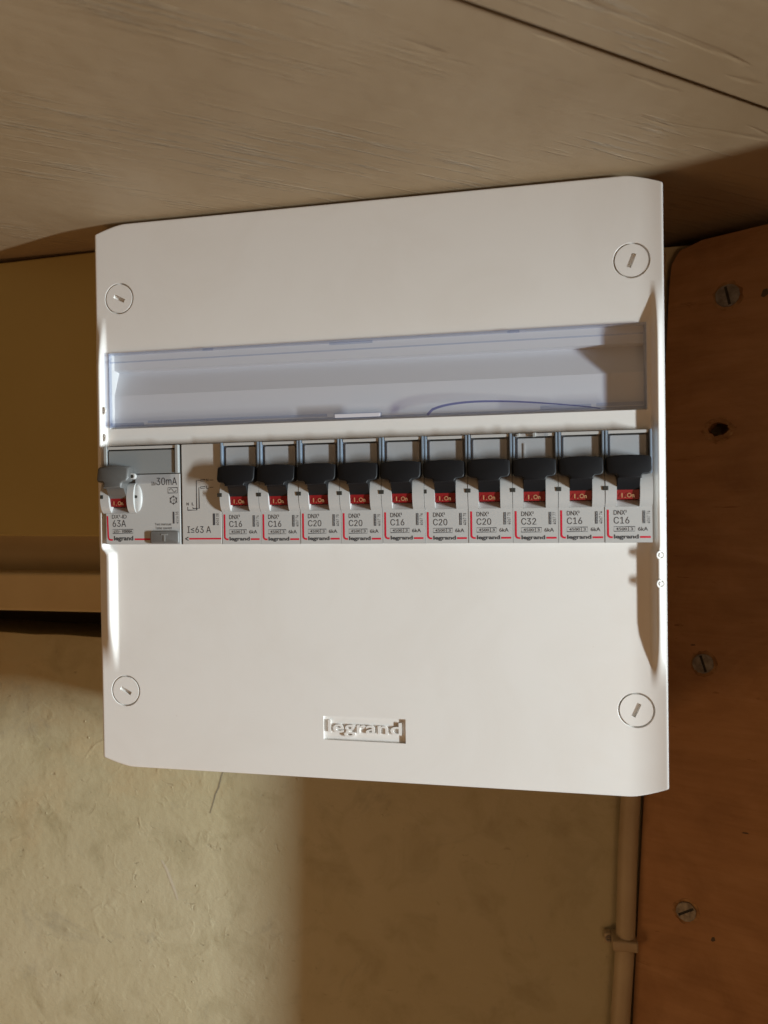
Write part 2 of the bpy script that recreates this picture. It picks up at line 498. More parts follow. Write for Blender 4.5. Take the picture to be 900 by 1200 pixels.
# ------------------------------------------------------------------ board on the right
BD = Vector((0.931, -0.364)); BN = Vector((0.364, 0.931))
board = empty('wooden_board', (0, 0, 0), 'dark brown upright board with old slotted screws, right of the box', 'board')
def lean(z): return 0.0575 * (z - 125)
def bpt(u, z, d=0.0):
    return Vector((141.6 + lean(z) + BD.x * u + BN.x * d, 72.0 + BD.y * u + BN.y * d, z))
def to_board(bm):
    for v in bm.verts:
        v.co = bpt(v.co.x, v.co.z, v.co.y)
    return bm
def u_of(x, y, z): return (x - 141.6 - lean(z)) * BD.x + (y - 72.0) * BD.y
hu = u_of(160.5, 64.6, 28.5)
hole = []
for i in range(22):
    a = 2 * math.pi * i / 22
    hole.append((hu + (4.3 + random.uniform(-0.6, 0.6)) * math.cos(a), 28.0 + (3.1 + random.uniform(-0.6, 0.5)) * math.sin(a)))
outer = [(0, -600), (215, -600), (215, 121.6)] + [(150, 121.4), (80, 121.2), (40, 120.6), (14, 119.2), (4, 116.0), (0.6, 110), (0, 100)]
bm = plate_bm(outer, [hole], 0, 16, 14)
part('plank', to_board(bm), BOARD, board)
# splintered wood round the hole: shallow raised chips
rag = [(hu + (6.6 + random.uniform(-1.0, 1.4)) * math.cos(2 * math.pi * k / 30), 27.4 + (5.9 + random.uniform(-1.0, 1.4)) * math.sin(2 * math.pi * k / 30)) for k in range(30)]
part('worn_patch', to_board(plate_bm(rag, [[(hu + (x - hu) * 1.06, 28 + (z - 28) * 1.06) for x, z in hole]], -0.12, 0.3)), WORN, board)
for i in range(14):
    a = 2 * math.pi * i / 14 + 0.3; r = 5.6 + random.uniform(-0.4, 1.6)
    cx, cz = hu + r * math.cos(a), 27.6 + 0.85 * r * math.sin(a)
    w, h = random.uniform(0.8, 1.8), random.uniform(0.3, 0.7)
    bm = prism_bm([(cx - w, cz), (cx - 0.2, cz - h), (cx + w, cz + 0.2), (cx + 0.1, cz + h)], -0.35, 0.2, 0.12, 1)
    part('splinter', to_board(bm), BOARD, board)
for (x, y, z, r, ang) in ((164.5, 63.1, 90.6, 5.3, 105), (153.6, 67.3, -83.4, 4.7, 110), (145.8, 70.4, -203.4, 4.6, 35)):
    u = u_of(x, y, z)
    ring = [(u + (r + random.uniform(-0.25, 0.15)) * math.cos(2 * math.pi * k / 28), z + (r + random.uniform(-0.25, 0.15)) * math.sin(2 * math.pi * k / 28)) for k in range(28)]
    ca, sa = math.cos(math.radians(ang)), math.sin(math.radians(ang))
    slot = [(u + ca * p - sa * q, z + sa * p + ca * q) for p, q in ((-r * 0.86, -0.6), (r * 0.86, -0.6), (r * 0.86, 0.6), (-r * 0.86, 0.6))]
    rag = [(u + (r + random.uniform(0.5, 2.2)) * math.cos(2 * math.pi * k / 26), z + (r + random.uniform(0.5, 2.2)) * math.sin(2 * math.pi * k / 26)) for k in range(26)]
    part('worn_patch', to_board(prism_bm(rag, -0.1, 0.3, 0.08, 1)), WORN, board)
    bm = plate_bm(ring, [slot], -0.8, 0.9, 0.62)
    hd = part('screw_head', to_board(bm), STEEL, board)
    part('slot', to_board(prism_bm(slot, -0.28, -0.1)), NOTCH, hd)  # dark bar: shade of the slot put into the colour
for (x, y, z, w, h) in ((179.2, 58.0, 89.3, 1.6, 2.0), (156.9, 66.1, -213.3, 1.0, 1.2), (159.5, 65, 89.5, .5, 2.4), (149, 68, -75, 1.2, .4), (170.0, 61, -160, 1.6, .4)):
    u = u_of(x, y, z)
    bm = prism_bm([(u - w, z - h * .6), (u - w * .2, z - h), (u + w, z - h * .3), (u + w * .6, z + h), (u - w * .5, z + h * .8)], -0.08, 0.2)
    part('knot', to_board(bm), SLOTWOOD, board)

# post further along the same board: its edge shades the wall below the box
frame = empty('door_frame', (355, -30, -900), 'pale wooden door frame at the far end of the brown board', 'door frame')
bm = box_bm((-25, 25, -49.5, 60, 0, 900 + CZ - 0.8), bevel=1.5)
for v in bm.verts: v.co.x += 0.03 * (v.co.z - 900)
part('jamb', bm, POST, frame)
beam = part('light_blocking_beam', box_bm((580, 640, -750, -60, 6, CZ - 0.6), bevel=2), POST)  # unseen beam, added to keep some daylight off the upper cover
tag(beam, 'unseen beam added to shade the upper box, off to the right beyond the door frame', 'beam')

# ------------------------------------------------------------------ conduit with its clip
cond = empty('conduit_pipe', (119.2, 71, -155.4), 'thin painted conduit running down the corner beside the brown board', 'pipe')
def tube_bm(pts, r, n=18):
    bm = bmesh.new(); rings = []
    for i, p in enumerate(pts):
        p = Vector(p); a = Vector(pts[max(0, i - 1)]); b = Vector(pts[min(len(pts) - 1, i + 1)])
        d = (b - a).normalized(); e1 = d.cross(Vector((0, 1, 0)))
        if e1.length < 0.1: e1 = d.cross(Vector((1, 0, 0)))
        e1.normalize(); e2 = d.cross(e1).normalized()
        rr = r[i] if isinstance(r, (list, tuple)) else r
        rings.append([bm.verts.new(p + e1 * rr * math.cos(2 * math.pi * k / n) + e2 * rr * math.sin(2 * math.pi * k / n)) for k in range(n)])
    for i in range(len(rings) - 1):
        for k in range(n): bm.faces.new((rings[i][k], rings[i][(k + 1) % n], rings[i + 1][(k + 1) % n], rings[i + 1][k]))
    bm.faces.new(rings[0][::-1]); bm.faces.new(rings[-1])
    return bm
pts = []
for i in range(41):
    z = 270 - i * 15.0
    pts.append((0.0537 * z + 0.35 * math.sin(i * 0.9), 0, z))
part('pipe', tube_bm(pts, 4.7), PIPE, cond, smooth=True)
zc = -222.5 * 1.016 + 155.4 + 1.5
xc = 0.0537 * zc
clipo = part('clip', box_bm((-6.2, 5.9, -6.0, 5.0, -2.6, 2.6), (-9.6, -5.9, 0.5, 5.0, -2.6, 2.6), bevel=0.9, seg=3), PIPE, cond, (xc, 0, zc), smooth=True)
part('clip_screw', plate_bm(circle(-7.6, 0, 1.5, 20), [[(-8.6, -.3), (-6.6, -.3), (-6.6, .3), (-8.6, .3)]], 0.15, 0.5, 0.4), STEEL, clipo)

# ------------------------------------------------------------------ the distribution box
HW, HH = 124.75, 125.0
DIP = 5.0
FOOT, CREST = 119.0, 121.4
def surf(x, z):
    ax = abs(x)
    e = max(0.0, ax - (HW - 1.1))
    y = 1.1 - math.sqrt(max(0.0, 1.1 ** 2 - e * e))
    # raised side rails: zero at both ends, fullest beside the window and the modules
    w = 1.0 - smoothstep(56.0, 84.0, abs(z - 1.0))
    lo = 1.0 - smoothstep(-27.0, -23.0, z)
    foot, crest = (FOOT - 3.8 * lo, CREST - 3.2 * lo) if x < 0 else (FOOT - 1.2 * lo, CREST - 0.4 * lo)
    if w > 0 and ax > foot:
        y -= 3.1 * w * smoothstep(foot, crest, ax) * (1.0 - smoothstep(crest + 0.3, HW + 0.6, ax))
    e = max(0.0, abs(z) - 124.2)
    y += 0.8 - math.sqrt(max(0.0, 0.8 ** 2 - e * e))
    return y

def clip_corner(x, z):
    """the four corners of the cover are cut off at a shallow angle"""
    d = max(0.0, (abs(x) - 109.5)) / (HW - 109.5)
    if abs(z) <= 105 or d <= 0: return z
    zmax = HH - 4.0 * d ** 1.45
    return math.copysign(105 + (abs(z) - 105) * (zmax - 105) / (HH - 105), z)

def axis_lines(base, extra):
    vals = sorted(set([round(v, 3) for v in base + extra]))
    return vals
CUT = (-118.9, 118.9, -22.2, 23.25)            # opening for the modules
WIN = (-118.2, 117.8, 31.0, 65.9)              # opening of the label window
LOGO = (-18.1, 18.2, -107.8, -97.4)
SCREWS = [(-112.4, 90.8), (112.4, 90.8), (112.4, -89.7), (-112.4, -89.7)]
SQ = 8.6
bx = [-HW + 2 * HW * i / 40 for i in range(41)]
for sgn in (-1, 1):
    bx += [sgn * v for v in (109, 110.5, 112, 113.5, 115, 116.3, 117.5, 118.2, 118.9, 119.3, 119.7, 120.1, 120.5, 120.9, 121.3, 121.7, 122.3, 123, 123.6, 123.9, 124.2, 124.45, 124.62)]
bz = [-HH + 2 * HH * i / 50 for i in range(51)]
for sgn in (-1, 1):
    bz += [sgn * v for v in (123.6, 124.2, 124.5, 124.75, 124.92)]
    bz += [1 + sgn * (66 + 17 * i / 14) for i in range(15)]
ex = [CUT[0], CUT[1], WIN[0], WIN[1], LOGO[0], LOGO[1]]; ez = [CUT[2], CUT[3], WIN[2], WIN[3], LOGO[2], LOGO[3]]
for sx, sz in SCREWS: ex += [sx - SQ, sx + SQ]; ez += [sz - SQ, sz + SQ]
def thin(vals, keep):
    vals = sorted(set(round(v, 3) for v in list(vals) + list(keep))); out = []
    keep = set(round(v, 3) for v in keep)
    for v in vals:
        if v in keep or not any(abs(v - q) < 0.22 for q in keep | set(out)): out.append(v)
    return sorted(set(out))
bx += [-v for v in (115.3, 115.8, 116.6, 116.9, 117.2, 117.9, 118.5)]
bz += [-22.6, -23, -23.8, -24.6, -25.4, -26.2, -27]
gx = thin(bx, ex + [-HW, HW]); gz = thin(bz, ez + [-HH, HH])
bm = bmesh.new()
V = {}
def gv(i, j):
    if (i, j) not in V: V[(i, j)] = bm.verts.new((gx[i], surf(gx[i], gz[j]), gz[j]))
    return V[(i, j)]
def inside(x, z, r): return r[0] < x < r[1] and r[2] < z < r[3]
for i in range(len(gx) - 1):
    for j in range(len(gz) - 1):
        cx, cz = (gx[i] + gx[i + 1]) / 2, (gz[j] + gz[j + 1]) / 2
        if inside(cx, cz, CUT) or inside(cx, cz, WIN) or inside(cx, cz, LOGO): continue
        if any(abs(cx - sx) < SQ and abs(cz - sz) < SQ for sx, sz in SCREWS): continue
        bm.faces.new((gv(i, j), gv(i + 1, j), gv(i + 1, j + 1), gv(i, j + 1)))
# walls: every open border goes back into the box (outer skirt deeper)
for e in [e for e in bm.edges if len(e.link_faces) == 1]:
    a, b = e.verts
    mx, mz = (a.co.x + b.co.x) / 2, (a.co.z + b.co.z) / 2
    outer_edge = abs(abs(mx) - HW) < 0.01 or abs(abs(mz) - HH) < 0.01
    if any(abs(mx - sx) < SQ + .05 and abs(mz - sz) < SQ + .05 for sx, sz in SCREWS) and not outer_edge: continue
    if outer_edge: d = lambda v: 30.0
    elif inside(mx, mz, (LOGO[0] - 1, LOGO[1] + 1, LOGO[2] - 1, LOGO[3] + 1)): d = lambda v: v.co.y + 1.1
    elif mz > 28: d = lambda v: 11.5
    else: d = lambda v: v.co.y + 2.2
    a2 = bm.verts.new((a.co.x, d(a), a.co.z)); b2 = bm.verts.new((b.co.x, d(b), b.co.z))
    bm.faces.new((a, b, b2, a2))
bmesh.ops.remove_doubles(bm, verts=bm.verts, dist=0.004)
# round the screw recesses: square patch to a circular groove
NP = 48
for sx, sz in SCREWS:
    rings = []
    def ring(fn): rings.append([bm.verts.new(fn(2 * math.pi * k / NP)) for k in range(NP)])
    def sq(a):
        c, s = math.cos(a), math.sin(a); q = SQ / max(abs(c), abs(s)); x, z = sx + c * q, sz + s * q
        return (x, surf(x, z), z)
    def ci(r, dy):
        def f(a):
            x, z = sx + r * math.cos(a), sz + r * math.sin(a)
            return (x, surf(x, z) + dy, z)
        return f
    ring(sq); ring(ci(7.9, 0)); ring(ci(7.25, 0)); ring(ci(7.1, 0.12)); ring(ci(7.0, 1.1)); ring(ci(5.5, 1.1))
    for q in range(len(rings) - 1):
        for k in range(NP):
            bm.faces.new((rings[q][k], rings[q][(k + 1) % NP], rings[q + 1][(k + 1) % NP], rings[q + 1][k]))
# floor of the logo recess
vv = [bm.verts.new((x, 1.1, z)) for x, z in ((LOGO[0], LOGO[2]), (LOGO[1], LOGO[2]), (LOGO[1], LOGO[3]), (LOGO[0], LOGO[3]))]
bm.faces.new(vv)
for v in bm.verts: v.co.z = clip_corner(v.co.x, v.co.z)
dist = empty('distribution_box', (0, 0, -125), 'white plastic electrical distribution box with clipped corners, fixed under the ceiling', 'fuse box')
def dpart(name, bm, material, parent=dist, smooth=False):
    for v in bm.verts: v.co.z += 125.0
    return part(name, bm, material, parent, smooth=smooth)
panel = dpart('front_panel', bm, PANEL, smooth=True)
dpart('back_box', box_bm((-121.5, 121.5, 30.1, WY - 0.3, -120, 120)), PANEL)
# black sheet standing in for the shade behind the modules
dpart('interior_shade_sheet', box_bm((-122, 122, 28, 29.5, -30, 29)), DARK)
# label tray with its stepped and sloping floor
prof = [(65.9, 4.6), (58.7, 4.6), (58.3, 8.7), (46.8, 4.3), (31.0, 4.3)]
bm = bmesh.new()
La = [bm.verts.new((WIN[0] - 0.3, y, z)) for z, y in prof]; Lb = [bm.verts.new((WIN[1] + 0.3, y, z)) for z, y in prof]
for i in range(len(prof) - 1): bm.faces.new((La[i], La[i + 1], Lb[i + 1], Lb[i]))
dpart('label_tray', bm, TRAY)
# clear lid over the tray
x0, x1, z0, z1 = WIN[0] + 0.4, WIN[1] - 0.4, WIN[2] + 0.4, WIN[3] - 0.4
LY = -1.2
bm = bmesh.new()
vs = [bm.verts.new(p) for p in ((x0, LY, z0), (x1, LY, z0), (x1, LY, z1), (x0, LY, z1))]
bm.faces.new(vs)
lid = dpart('label_window', bm, LID)
def lpart(name, x0, x1, y0, y1, z0, z1, material=LIDEDGE, bevel=0.0):
    return dpart(name, box_bm((x0, x1, LY + y0, LY + y1, z0, z1), bevel=bevel, seg=2), material, lid)
lpart('lid_edge', x0, x1, -0.4, 1.2, z1 - 1.0, z1)
lpart('lid_edge', x0, x1, -0.4, 1.2, z0, z0 + 1.0)
lpart('lid_edge', x0, x0 + 1.0, -0.4, 1.2, z0 + 1.05, z1 - 1.05)
lpart('lid_edge', x1 - 1.0, x1, -0.4, 1.2, z0 + 1.05, z1 - 1.05)
lpart('lid_lip', x0 + 1.1, x1 - 1.1, -0.35, -0.05, z1 - 4.6, z1 - 4.0)
for a, b, c, d in ((-12.5, 6.5, -2.1, -0.9), (-71, -66, -1.4, -0.2), (63, 68, -1.4, -0.2)):
    lpart('lid_clip', a, b, -0.9, -0.42, z1 + c, z1 + d, bevel=0.15)
lpart('lid_lip', -10.5, 9.5, -1.3, -0.95, z0 + 0.6, z0 + 2.2, CLEARLIP, 0.15)
for a, b, c, d in ((-11, 10, 0.3, 2.6), (-116.5, -100, 0.5, 2.0), (-98, -14, 1.4, 2.6), (76, 96, 0.7, 2.5), (98, 116, 1.3, 2.7)):
    lpart('lid_clip', a, b, -0.9, -0.42, z0 + c, z0 + d, bevel=0.15)
# curved finger notch in the lower rim of the lid
arc = []
for i in range(33):
    s = i / 32.0; x = 29.5 + s * 70
    zz = z0 + 0.5 + 5.0 * math.sin(math.pi * min(1.0, s ** 0.62)) ** 0.8 * (1 - 0.15 * s)
    arc.append((x, LY - 0.4, zz))
BLUEEDGE = clear('blue_clear_edge', (0.56, 0.58, 0.78), 0.1)
dpart('finger_notch', tube_bm(arc, [0.55 - 0.011 * i for i in range(33)], 10), BLUEEDGE, lid, smooth=True)

# quarter-turn cover screws
for (sx, sz), ang in zip(SCREWS, (-27, 68, 66, -27)):
    ca, sa = math.cos(math.radians(ang)), math.sin(math.radians(ang))
    slot = [(sx + ca * p - sa * q, sz + sa * p + ca * q) for p, q in ((-2.9, -0.85), (2.9, -0.85), (2.9, 0.85), (-2.9, 0.85))]
    yb = surf(sx, sz)
    bm = plate_bm(circle(sx, sz, 6.45, 48), [slot], 0.0, 1.4, 1.3)
    for v in bm.verts:
        v.co.y += yb + (v.co.x - sx) * (surf(sx + 6, sz) - surf(sx - 6, sz)) / 12.0
    dpart('cover_screw', bm, PANEL)
# small round stops on the side rails
def torus_bm(c, R, r, nrm, n=24, m=8):
    bm = bmesh.new(); nrm = Vector(nrm).normalized()
    e1 = nrm.cross(Vector((0, 0, 1))).normalized(); e2 = nrm.cross(e1)
    rings = []
    for i in range(n):
        a = 2 * math.pi * i / n; d = e1 * math.cos(a) + e2 * math.sin(a)
        rings.append([bm.verts.new(Vector(c) + d * (R + r * math.cos(2 * math.pi * k / m)) + nrm * r * math.sin(2 * math.pi * k / m)) for k in range(m)])
    for i in range(n):
        for k in range(m):
            bm.faces.new((rings[i][k], rings[(i + 1) % n][k], rings[(i + 1) % n][(k + 1) % m], rings[i][(k + 1) % m]))
    return bm
for sx, sz in ((-120.3, 39.4), (-120.3, 27.0), (121.6, -27.0), (121.6, -38.3)):
    y = surf(sx, sz); s = 1 if sx > 0 else -1
    o = dpart('rail_stud', torus_bm((sx, y - 0.05, sz), 1.5, 0.42, (s * 0.35, -1, 0)), PANEL, smooth=True)
    dpart('stud_pin', tube_bm([(sx, y + 0.5, sz), (sx + s * 0.3, y - 0.5, sz)], 0.75, 14), PANEL, o, smooth=True)
# embossed maker's name
bmesh_me = text_mesh('legrand', -16.2, 16.4, -106.2 + 125, -99.2 + 125, 0.75, bold=0.012, depth=1.0)
link('raised_lettering', bmesh_me, PANEL, dist)

# ------------------------------------------------------------------ modules
FY, ZB, MH = -4.0, -22.0, 45.2
PITCH = 18.07

def cheek_profile(z0, z1, d):
    n = 12; pts = []
    for i in range(n + 1):
        s = i / n; z = z0 + (z1 - z0) * s
        pts.append((-d * (math.sin(math.pi * min(1, max(0, s))) ** 0.55), z))
    return pts + [(3.0, z1), (3.0, z0)]

def cap_outline(xa, xb, na, nb, zt, zm, zn):
    """toggle seen from the front: wide cap with arched top narrowing to a neck"""
    w = xb - xa; o = []
    for i in range(9):
        s = i / 8; o.append((xa + 0.35 + (w - 0.7) * s, zt - 0.75 + 0.75 * math.sin(math.pi * s) ** 0.7))
    o += [(xb, zt - 1.4), (xb, zm + 1.6), (xb - 0.4, zm + 0.5), (xb - 1.2, zm), (nb + 0.6, zm - 0.2), (nb, zm - 0.9), (nb, zn), (na, zn), (na, zm - 0.9), (na - 0.6, zm - 0.2), (xa + 1.2, zm), (xa + 0.4, zm + 0.5), (xa, zm + 1.6), (xa, zt - 1.4)]
    return o

def toggle_parts(thing, dx, cap_mat, w=PITCH, up=0.0):
    """cap, neck, red flag with I.On, cheeks; dx: left edge of the pole inside the module"""
    xa, xb = dx + 0.15, dx + w - 0.9
    na, nb = dx + 4.35, dx + 13.15
    out = cap_outline(xa, xb, na, nb, 34.5 + up, 27.0 + up, 25.4)
    bm = prism_bm(out, -5.4, -1.0, 1.4, 4)
    for v in bm.verts:                                   # the cap bows forward in the middle
        s = (v.co.x - (xa + xb) / 2) / ((xb - xa) / 2)
        if v.co.y < -1.5: v.co.y -= 1.2 * (1 - s * s) - 0.22 * (v.co.z - 30)
    tg = part('toggle', bm, cap_mat, thing, smooth=True)
    # neck sloping back from the cap down to the flag
    bm = prism_bm([(-4.9, 28.0), (-4.6, 25.6), (-3.0, 22.8), (-1.6, 20.9), (4.0, 20.6), (4.0, 27.5)], na + 0.15, nb - 0.15, axis='x')
    part('toggle_neck', bm, cap_mat, tg, smooth=True)
    bm = prism_bm([(-1.5, 20.9), (-0.8, 17.2), (4.0, 16.9), (4.0, 20.5)], na + 0.1, nb - 0.1, axis='x')
    fl = part('on_flag', bm, RED, tg)
    me = text_mesh('I', 0.5, 0.85, 17.7, 19.6, 0.0, bold=0.02)
    def sl(me, name, ox):
        o = link(name, me, LIGHTINK, tg, (dx + ox, -3.28, 0)); o.rotation_euler = (0, 0, 0)
        return o
    for nm, s, a, b, z0, z1 in (('on_mark', 'I', 6.2, 6.6, 17.6, 19.4), ('on_mark', '.', 7.4, 7.8, 17.5, 17.9), ('on_mark', 'On', 8.3, 11.0, 17.6, 19.4)):
        me = text_mesh(s, a, b, z0, z1, 0.0, bold=0.012)
        o = link(nm, me, LIGHTINK, tg)
        o.location = Vector((dx, -1.56, 0.25)) * MM
    # sloping floor below the flag
    bm = prism_bm([(-0.2, 14.2), (1.6, 16.8), (4.5, 16.8), (4.5, 14.2)], na + 0.05, nb - 0.05, axis='x')
    part('slot_floor', bm, MODULE, thing)
    for (a, b) in ((dx + 0.1, na), (nb, dx + w - 0.1)):
        bm = prism_bm(cheek_profile(14.2, 27.8, 2.6), a, b, axis='x')
        part('cheek', bm, MODULE, thing, smooth=True)

def window_parts(thing, dx, w, card_mat, z0=32.0, z1=44.6, blue=True):
    """set-back label pocket above the toggle: frame, card, ledge and a clear cover"""
    bm = box_bm((dx + 0.1, dx + w - 0.1, 1.6, 40, 27.0, z1))
    part('pocket_back', bm, POCKET, thing)
    side = 1.0 if blue else 1.6
    sm = BLUECLEAR if blue else HOLDER
    zs = 27.3 if blue else 31.9
    part('pocket_side', box_bm((dx + 0.1, dx + 0.1 + side, -1.4, 3.0, zs, z1 - 0.1), bevel=0.25), sm, thing)
    part('pocket_side', box_bm((dx + w - 0.1 - side, dx + w - 0.1, -1.4, 3.0, zs, z1 - 0.1), bevel=0.25), sm, thing)
    inset = 1.0 if blue else 0.5
    a, b = dx + 0.1 + side + inset, dx + w - 0.1 - side - inset
    part('label_card', prism_bm(rrect(a, b, 27.5 if blue else 32.0, z1 - 2.1, 0.6), 0.1 if blue else -0.7, 3.0, 0.25, 2), card_mat, thing)
    part('ledge', box_bm((dx + 0.1 + side + 0.2, dx + w - 0.1 - side - 0.2, -0.9, 3.0, z1 - 1.5, z1 - 0.2), bevel=0.25), MODULE, thing)
    part('ledge_slot', box_bm((a + 0.8, b - 0.8, -0.2, 2.5, z1 - 1.85, z1 - 1.55)), NOTCH, thing)
    bm = bmesh.new()
    q = [bm.verts.new(p) for p in ((dx + 0.1 + side, -0.95, 27.4), (dx + w - 0.1 - side, -0.95, 27.4), (dx + w - 0.1 - side, -0.95, z1 - 1.7), (dx + 0.1 + side, -0.95, z1 - 1.7))]
    bm.faces.new(q)
    part('clear_cover', bm, CLEAR, thing)

TY = -0.06
def print_text(thing, name, s, x0, x1, z0, z1, material=INK, bold=0.0, rot=False):
    return link(name, text_mesh(s, x0, x1, z0, z1, TY, bold, rot), material, thing)

RED_L = ribbon_bm
def red_corner_pts():
    pts = [(1.15, 13.1), (1.15, 3.3)]
    for i in range(1, 7):
        a = math.radians(180 + 90 * i / 6); pts.append((2.35 + 1.2 * math.cos(a), 3.3 + 1.2 * math.sin(a)))
    return pts + [(2.9, 2.1)]

def copy_tree(o, parent=None):
    c = o.copy(); COL.objects.link(c)
    if parent is not None: c.parent = parent
    for ch in o.children: copy_tree(ch, c)
    return c

def make_breaker(x):
    t = empty('circuit_breaker', (x, FY, ZB), '', 'circuit breaker', 'row of circuit breakers')
    bm = prism_bm([(0.0, 0.0), (0.0, 14.2), (3.5, 14.2), (3.5, 27.0), (40, 27.0), (40, 0.0)], 0.06, PITCH - 0.06, axis='x')
    part('body', bm, MODULE, t)
    # joint line between neighbours is a real chamfer
    toggle_parts(t, 0.0, BLACK)
    window_parts(t, 0.0, PITCH, CARD, z1=MH - 0.4)
    part('rivet_notch', box_bm((-1.0, 1.2, -2.75, -1.8, 20.8, 22.5), bevel=0.2), NOTCH, t)
    part('red_line', ribbon_bm(red_corner_pts(), 0.75, TY), REDINK, t)
    part('red_line', ribbon_bm([(13.3, 2.15), (17.3, 2.15)], 0.75, TY), REDINK, t)
    part('rating_frame', ribbon_bm([(3.4, 4.5), (11.4, 4.5), (11.4, 6.3), (3.4, 6.3)], 0.16, TY, closed=True), INK, t)
    part('rating_frame', ribbon_bm([(9.0, 4.55), (9.0, 6.25)], 0.16, TY), INK, t)
    print_text(t, 'brand_print', 'legrand', 3.4, 12.8, 1.05, 3.2, bold=0.03)
    print_text(t, 'series_print', 'DNX\u00b3', 3.4, 8.3, 11.0, 12.9, bold=0.003)
    print_text(t, 'capacity_print', '4500', 4.2, 8.4, 4.85, 5.95, bold=0.003)
    print_text(t, 'capacity_print', '3', 9.7, 10.7, 4.85, 5.95, bold=0.003)
    print_text(t, 'capacity_print', '6kA', 12.6, 16.3, 4.6, 6.15, bold=0.003)
    part('code_bar', box_bm((14.3, 15.3, TY, 0.1, 7.6, 12.6)), INK, t)
    print_text(t, 'code_bar_print', 'legrand', 14.5, 15.15, 7.9, 12.3, MODULE, rot=True).location.y = -0.03 * MM
    return t

ratings = ['C16', 'C16', 'C20', 'C20', 'C16', 'C20', 'C20', 'C32', 'C16', 'C16']
codes = {'C16': '4067 74', 'C20': '4067 75', 'C32': '4067 77'}
labels = [
    'C16 circuit breaker directly right of the plain feed module',
    'C16 circuit breaker, second black toggle from the left, between a C16 and a C20',
    'C20 circuit breaker, third black toggle from the left, with a C16 on its left',
    'C20 circuit breaker, fourth black toggle from the left, with a C16 on its right',
    'C16 circuit breaker standing alone between two C20 breakers mid row',
    'C20 circuit breaker, sixth black toggle from the left, with a C16 on its left',
    'C20 circuit breaker directly left of the single C32 breaker',
    'the only C32 circuit breaker, with a chipped clear cover over its label pocket',
    'C16 circuit breaker directly right of the C32 breaker',
    'C16 circuit breaker at the right end of the row beside the rail']
X0 = -62.0
proto = make_breaker(X0)
things = []
for i, r in enumerate(ratings):
    t = proto if i == 0 else copy_tree(proto)
    t.location = Vector((X0 + i * PITCH, FY, ZB)) * MM
    t['label'] = labels[i]
    if i:
        t.location += Vector((0, random.uniform(-0.14, 0.14), random.uniform(-0.14, 0.14))) * MM
        for ch in t.children:
            if ch.name.startswith('toggle'): ch.rotation_euler.x = random.uniform(-0.016, 0.016)
    things.append(t)
for t, r in zip(things, ratings):
    print_text(t, 'rating_print', r, 3.4, 9.3, 7.5, 10.2, bold=0.0)
    print_text(t, 'code_print', codes[r], 15.9, 17.1, 7.6, 12.5, rot=True)
# the C32 pocket: chipped cover edge and an empty pocket with a rib
t32 = things[7]
part('pocket_rib', box_bm((4.6, 5.2, -0.2, 1.0, 28, 40.6)), MODULE2, t32)
part('pocket_rib', box_bm((11.4, 13.0, 0.2, 1.0, 28, 40.6)), HOLDER, t32)
random.seed(11)
bm = bmesh.new()
for k in (0, 3, 4, 7):
    a = 1.6 + k * 1.6
    p = prism_bm([(a, 44.4 + random.uniform(-.3, .5)), (a + 1.4, 44.6 + random.uniform(-.4, .4)), (a + 1.6, 43.6 + random.uniform(-.6, .2)), (a + .3, 43.2 + random.uniform(-.5, .3))], -2.0, -1.2, 0.2, 1)
    me = to_mesh(p, 'chip')
    link('cover_chip', me, CLEAR if k % 2 else HOLDER, t32)

# ---------------- residual current switch (two poles wide)
RW = 37.3
rcd = empty('residual_current_switch', (-118.6, FY, ZB), 'wide residual current switch with grey toggle and test button at the left end', 'safety switch')
part('body', prism_bm([(0.05, 0), (RW - 0.5, 0), (RW - 0.5, 31.6), (14.9, 31.6), (14.9, 14.2), (0.05, 14.2)], 0.0, 40, 0.2, 2), MODULE, rcd)
part('slot_back', box_bm((0.1, 14.9, 3.5, 40, 14.2, 31.6)), NOTCH, rcd)
toggle_parts(rcd, -1.2, GREYCAP, 16.6, 1.2)
window_parts(rcd, 0.1, RW - 0.6, RCDCARD, z1=MH - 0.6, blue=False)
part('pivot_boss', tube_bm([(15.0, -1.0, 30.8), (15.0, -2.9, 30.8)], 1.4, 20), MODULE, rcd, smooth=True)
part('pivot_hole', tube_bm([(15.1, -2.7, 30.7), (15.1, -2.96, 30.7)], 0.8, 14), NOTCH, rcd)
# rounded right-hand cheek of the toggle
bm = bmesh.new()
bmesh.ops.create_uvsphere(bm, u_segments=24, v_segments=14, radius=1.0)
for v in bm.verts: v.co = Vector((15.9 + v.co.x * 2.6, 0.0 + v.co.y * 1.25, 21.0 + v.co.z * 6.2))
part('cheek_boss', bm, MODULE, rcd, smooth=True)
part('rivet_notch', tube_bm([(15.9, -0.9, 21.6), (15.9, -1.32, 21.6)], 0.7, 16), NOTCH, rcd)
part('rivet_notch', box_bm((-1.0, 0.5, -2.75, -1.8, 20.8, 22.5), bevel=0.2), NOTCH, rcd)
part('side_seam', box_bm((RW - 0.45, RW - 0.05, 0.6, 20, 0.0, MH - 0.6)), NOTCH, rcd)
print_text(rcd, 'current_print', '30mA', 25.5, 35.4, 26.6, 30.0)
print_text(rcd, 'current_print', 'I\u0394n', 23.0, 25.3, 26.6, 28.2)
part('type_symbol', ribbon_bm([(31.0, 23.0), (35.6, 23.0), (35.6, 25.4), (31.0, 25.4)], 0.2, TY, closed=True), INK, rcd)
wave = [(31.6 + 3.4 * k / 16, 24.2 + 0.75 * math.sin(2 * math.pi * k / 16)) for k in range(17)]
part('type_symbol', ribbon_bm(wave, 0.22, TY), INK, rcd)
